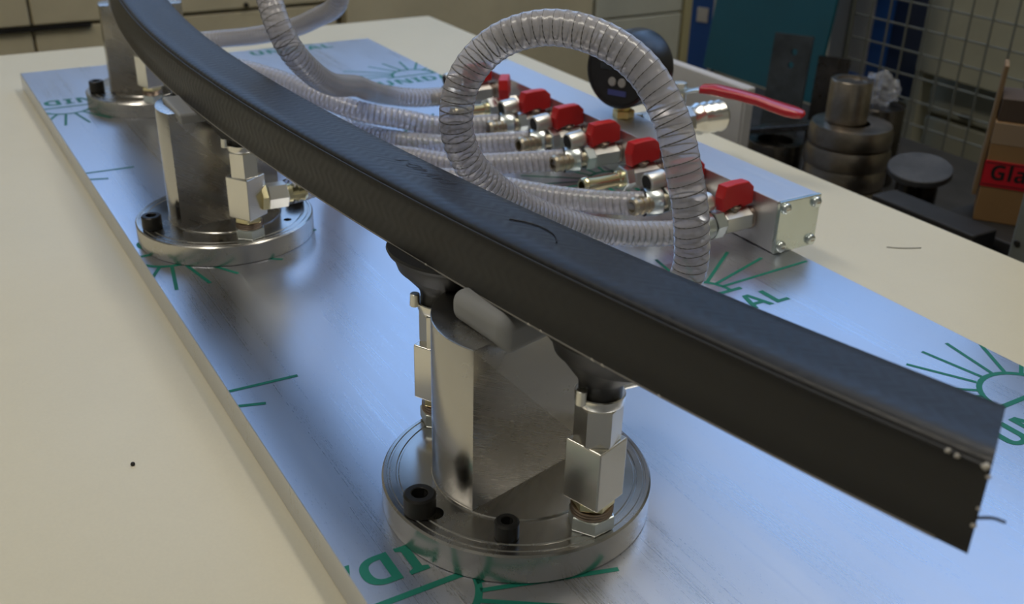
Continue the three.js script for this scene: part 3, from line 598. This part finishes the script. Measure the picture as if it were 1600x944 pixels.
{
  const t = thing('wire_mesh_panel', 'upright square wire mesh panel behind the steel parts', 'wire mesh', [1150, 0, 0]);
  const z0 = 50, z1 = 850, y0 = -480, y1 = 320, st = 33.5;
  part('mesh_frame', [boxTo(-4, 4, RY0, y1 + 6, z0 - 6, z0 + 2, 2), boxTo(-4, 4, RY0, y1 + 6, z1 - 2, z1 + 6, 2), boxTo(-4, 4, y1 - 2, y1 + 6, z0, z1, 2), boxTo(-4, 4, y0 - 6, y0 + 2, z0, z1, 2)], M.meshWire, t);
  const up = new THREE.CylinderGeometry(1.5, 1.5, y1 - y0, 8), ac = new THREE.CylinderGeometry(1.5, 1.5, z1 - z0, 8);
  for (let z = z0 + st; z < z1 - 5; z += st) part('wire', tr(up.clone(), 0, (y0 + y1) / 2, z), M.meshWire, t);
  for (let y = y0 + st * 0.6; y < y1 - 5; y += st) part('wire', tr(ac.clone(), 2.6, y, (z0 + z1) / 2, Math.PI / 2), M.meshWire, t);
  numberParts(t);
}
{
  const t = thing('cream_cupboard', 'cream cupboard standing behind the wire mesh panel', 'cupboard', [0, 0, 0]);
  part('carcass', boxTo(1370, 1740, RY0, 420, -120, 1300, 4), M.cream, t);
  part('door', boxTo(1352, 1370, -198, 416, -116, 1296, 3), M.cream, t);
  part('lower_panel', boxTo(1352, 1370, RY0 + 40, -206, -116, 1296, 3), M.cream, t);
  part('handle', boxTo(1344, 1352, -190, -184, 128, 152, 2), M.blackScrew, t);
  numberParts(t);
}
tag(part('cream_board', [boxTo(1300, 1308, -124, 400, 46, 900, 2), boxTo(1302, 1330, -800, -124, 60, 80), boxTo(1302, 1330, -800, -124, 860, 880)], M.cream), 'plain cream board standing close behind the wire mesh', 'board');

// steel parts on the bench
const turned = (rows, x, z, seg = 64) => tr(lathe(rows, seg), x, BT, z);
{
  const g = 'turned steel rings stacked on the bench';
  const h = 23.5; let k = 0;
  const names = ['lowest', 'second lowest', 'second highest', 'highest'];
  for (const r of [47, 46, 47.5, 46]) {
    const t = thing('steel_ring', 'turned steel ring, ' + names[k] + ' of the stack under the steel cylinder', 'ring', [800, BT + k * h, 379], k * 0.7, g);
    part('ring_body', lathe([[20, 0.2], [r - 2.5, 0.2], [r - 0.5, 2], [r, 6], [r - 0.4, 17], [r - 2.5, h - 0.6], [r - 5, h - 0.1], [20, h - 0.1]], 72), M.turnedSteel, t);
    k++;
  }
  const t = thing('steel_cylinder', 'shiny short steel cylinder standing on the stacked rings', 'cylinder', [797, BT + 4 * h, 372]);
  part('cylinder_body', lathe([[0, 0.2], [22, 0.2], [23, 1.2], [23, 46], [22, 47.5], [17, 47.5], [16.5, 45], [0, 45]], 56), M.turnedSteel, t);
}
tag(turnedPart('steel_block', [[0, 0.2], [27, 0.2], [28, 1.2], [28, 92], [27, 93.5], [0, 93.5]], 886, 345, M.darkSteel), 'dark steel cylinder right of the ring stack under clear film', 'cylinder');
function turnedPart(name, rows, x, z, mat) { return part(name, turned(rows, x, z), mat); }
{
  const g = new THREE.IcosahedronGeometry(20, 5), p = g.attributes.position; g.deleteAttribute('uv'); g.deleteAttribute('normal');
  const m = mergeVertices(g, 1e-3), q = m.attributes.position;
  for (let i = 0; i < q.count; i++) { const x = q.getX(i), y = q.getY(i), z = q.getZ(i), f = 1 + 0.16 * Math.sin(x * 0.31 + z * 0.2) * Math.cos(y * 0.4) + 0.1 * Math.sin(z * 0.7 + y * 0.5) + 0.06 * Math.sin(x * 1.1); q.setXYZ(i, x * f, y * f * 0.95, z * f); }
  m.computeVertexNormals();
  tag(part('plastic_film', tr(toCreasedNormals(m, 0.25), 886, BT + 93.5 + 19, 340), M.film), 'crumpled clear plastic film on the dark steel cylinder', 'plastic film');
}
{
  const t = thing('steel_disc', 'flat dark grey disc lying on a dark block', 'disc', [775, -80, 497]);
  part('disc_body', tr(cyl(32, 7, 0, 0.8, 64), 0, 6, 0, 0.1, 0, 0.16), M.discGrey, t);
  part('disc_hub', cyl(21, 76, -70, 1, 40), M.darkSteel, t);
}
tag(part('dark_block', boxTo(755, 855, BT, -100, 538, 645, 2), M.bench), 'dark low block under the brown cardboard box', 'block');
tag(part('dark_block', boxTo(704, 738, BT, -84, 500, 620, 2), M.bench), 'dark low block in front of the grey disc', 'block');
// angle plates
function anglePlate(label, x, z, turn, w, h, mat, lean, holes) {
  const t = thing('steel_plate', label, 'steel plate', [x, BT, z], turn);
  let b = new Brush(new THREE.BoxGeometry(w, h, 9)); b.updateMatrixWorld();
  for (const [hx, hy] of holes) { const k = new Brush(tr(new THREE.CylinderGeometry(4.2, 4.2, 30, 24), hx, hy, 0, Math.PI / 2)); k.updateMatrixWorld(); b = csg.evaluate(b, k, SUBTRACTION); }
  const g = b.geometry; g.translate(0, h / 2, 0); g.applyMatrix4(new THREE.Matrix4().makeRotationX(-lean)); g.translate(0, 4.5 * Math.sin(Math.abs(lean)) + 0.2, 0);
  part('plate_body', g, mat, t);
}
anglePlate('upright blue grey steel plate with two holes before the teal board', 900, 173, -1.0, 50, 138, M.blueSteel, 0.16, [[4, 47], [2, 30]]);
anglePlate('darker upright steel plate right behind the plate with two holes', 925, 226, -1.0, 40, 118, M.darkSteel, 0.12, []);
{
  const t = thing('steel_bar', 'flat steel bar resting tilted on a round steel block', 'bar', [805, -88, 283], -1.35);
  part('bar_body', box(92, 7, 40, 0, 0, 0, 1, 0, 0, 0.3), M.darkSteel, t);
}
tag(turnedPart('steel_block', [[0, 0.2], [33, 0.2], [34, 1.2], [34, 38], [33, 39.5], [22, 39.5], [21, 30], [0, 30]], 806, 262, M.darkSteel), 'round dark steel block under the tilted flat bar', 'block');
// cardboard box with a red label
{
  const t = thing('cardboard_box', 'brown taped cardboard box with a red warning label', 'box', [815, -100, 580], -0.95);
  part('box_body', boxTo(-33, 50, 0, 100, -25, 25, 1), M.cardboard, t);
  part('dark_top', boxTo(-32, 49, 100, 122, -24, 24, 1), M.cardDark, t);
  part('clear_tape', boxTo(-33.4, 50.4, 78, 99, -25.4, 25.4, 0.5), M.tape, t);
  part('flap', box(4, 128, 30, -35.5, 86, 0, 0.8, 0, 0, -0.02), std([0.25, 0.16, 0.08], 0.7, 0, { map: paintTone }), t);
  const lb = part('red_label', boxTo(-33.8, 50.6, 36, 62, 25.0, 26, 0.2), M.labelRed, t);
  const tg = new THREE.ShapeGeometry(font.generateShapes('Glas!', 15), 5); tg.computeBoundingBox();
  part('label_print', [tr(tg, -28, 43.5, 26.2), boxTo(-33, 50, 38, 38.8, 26.05, 26.2), boxTo(-33, 50, 59.4, 60.2, 26.05, 26.2)], M.ink, lb);
  numberParts(t);
}
{
  const t = thing('grey_machine_column', 'grey painted machine column at the right edge past the table', 'machine', [700, 0, 657]);
  part('column_body', boxTo(0, 120, RY0, 260, 0, 220, 4), M.machine, t);
  part('bolt', along(cyl(3, 2, 0, 0.6, 20), [0, -73, 7.5], [-1, 0, 0]), M.blackScrew, t);
}

renderer.render(scene, camera);
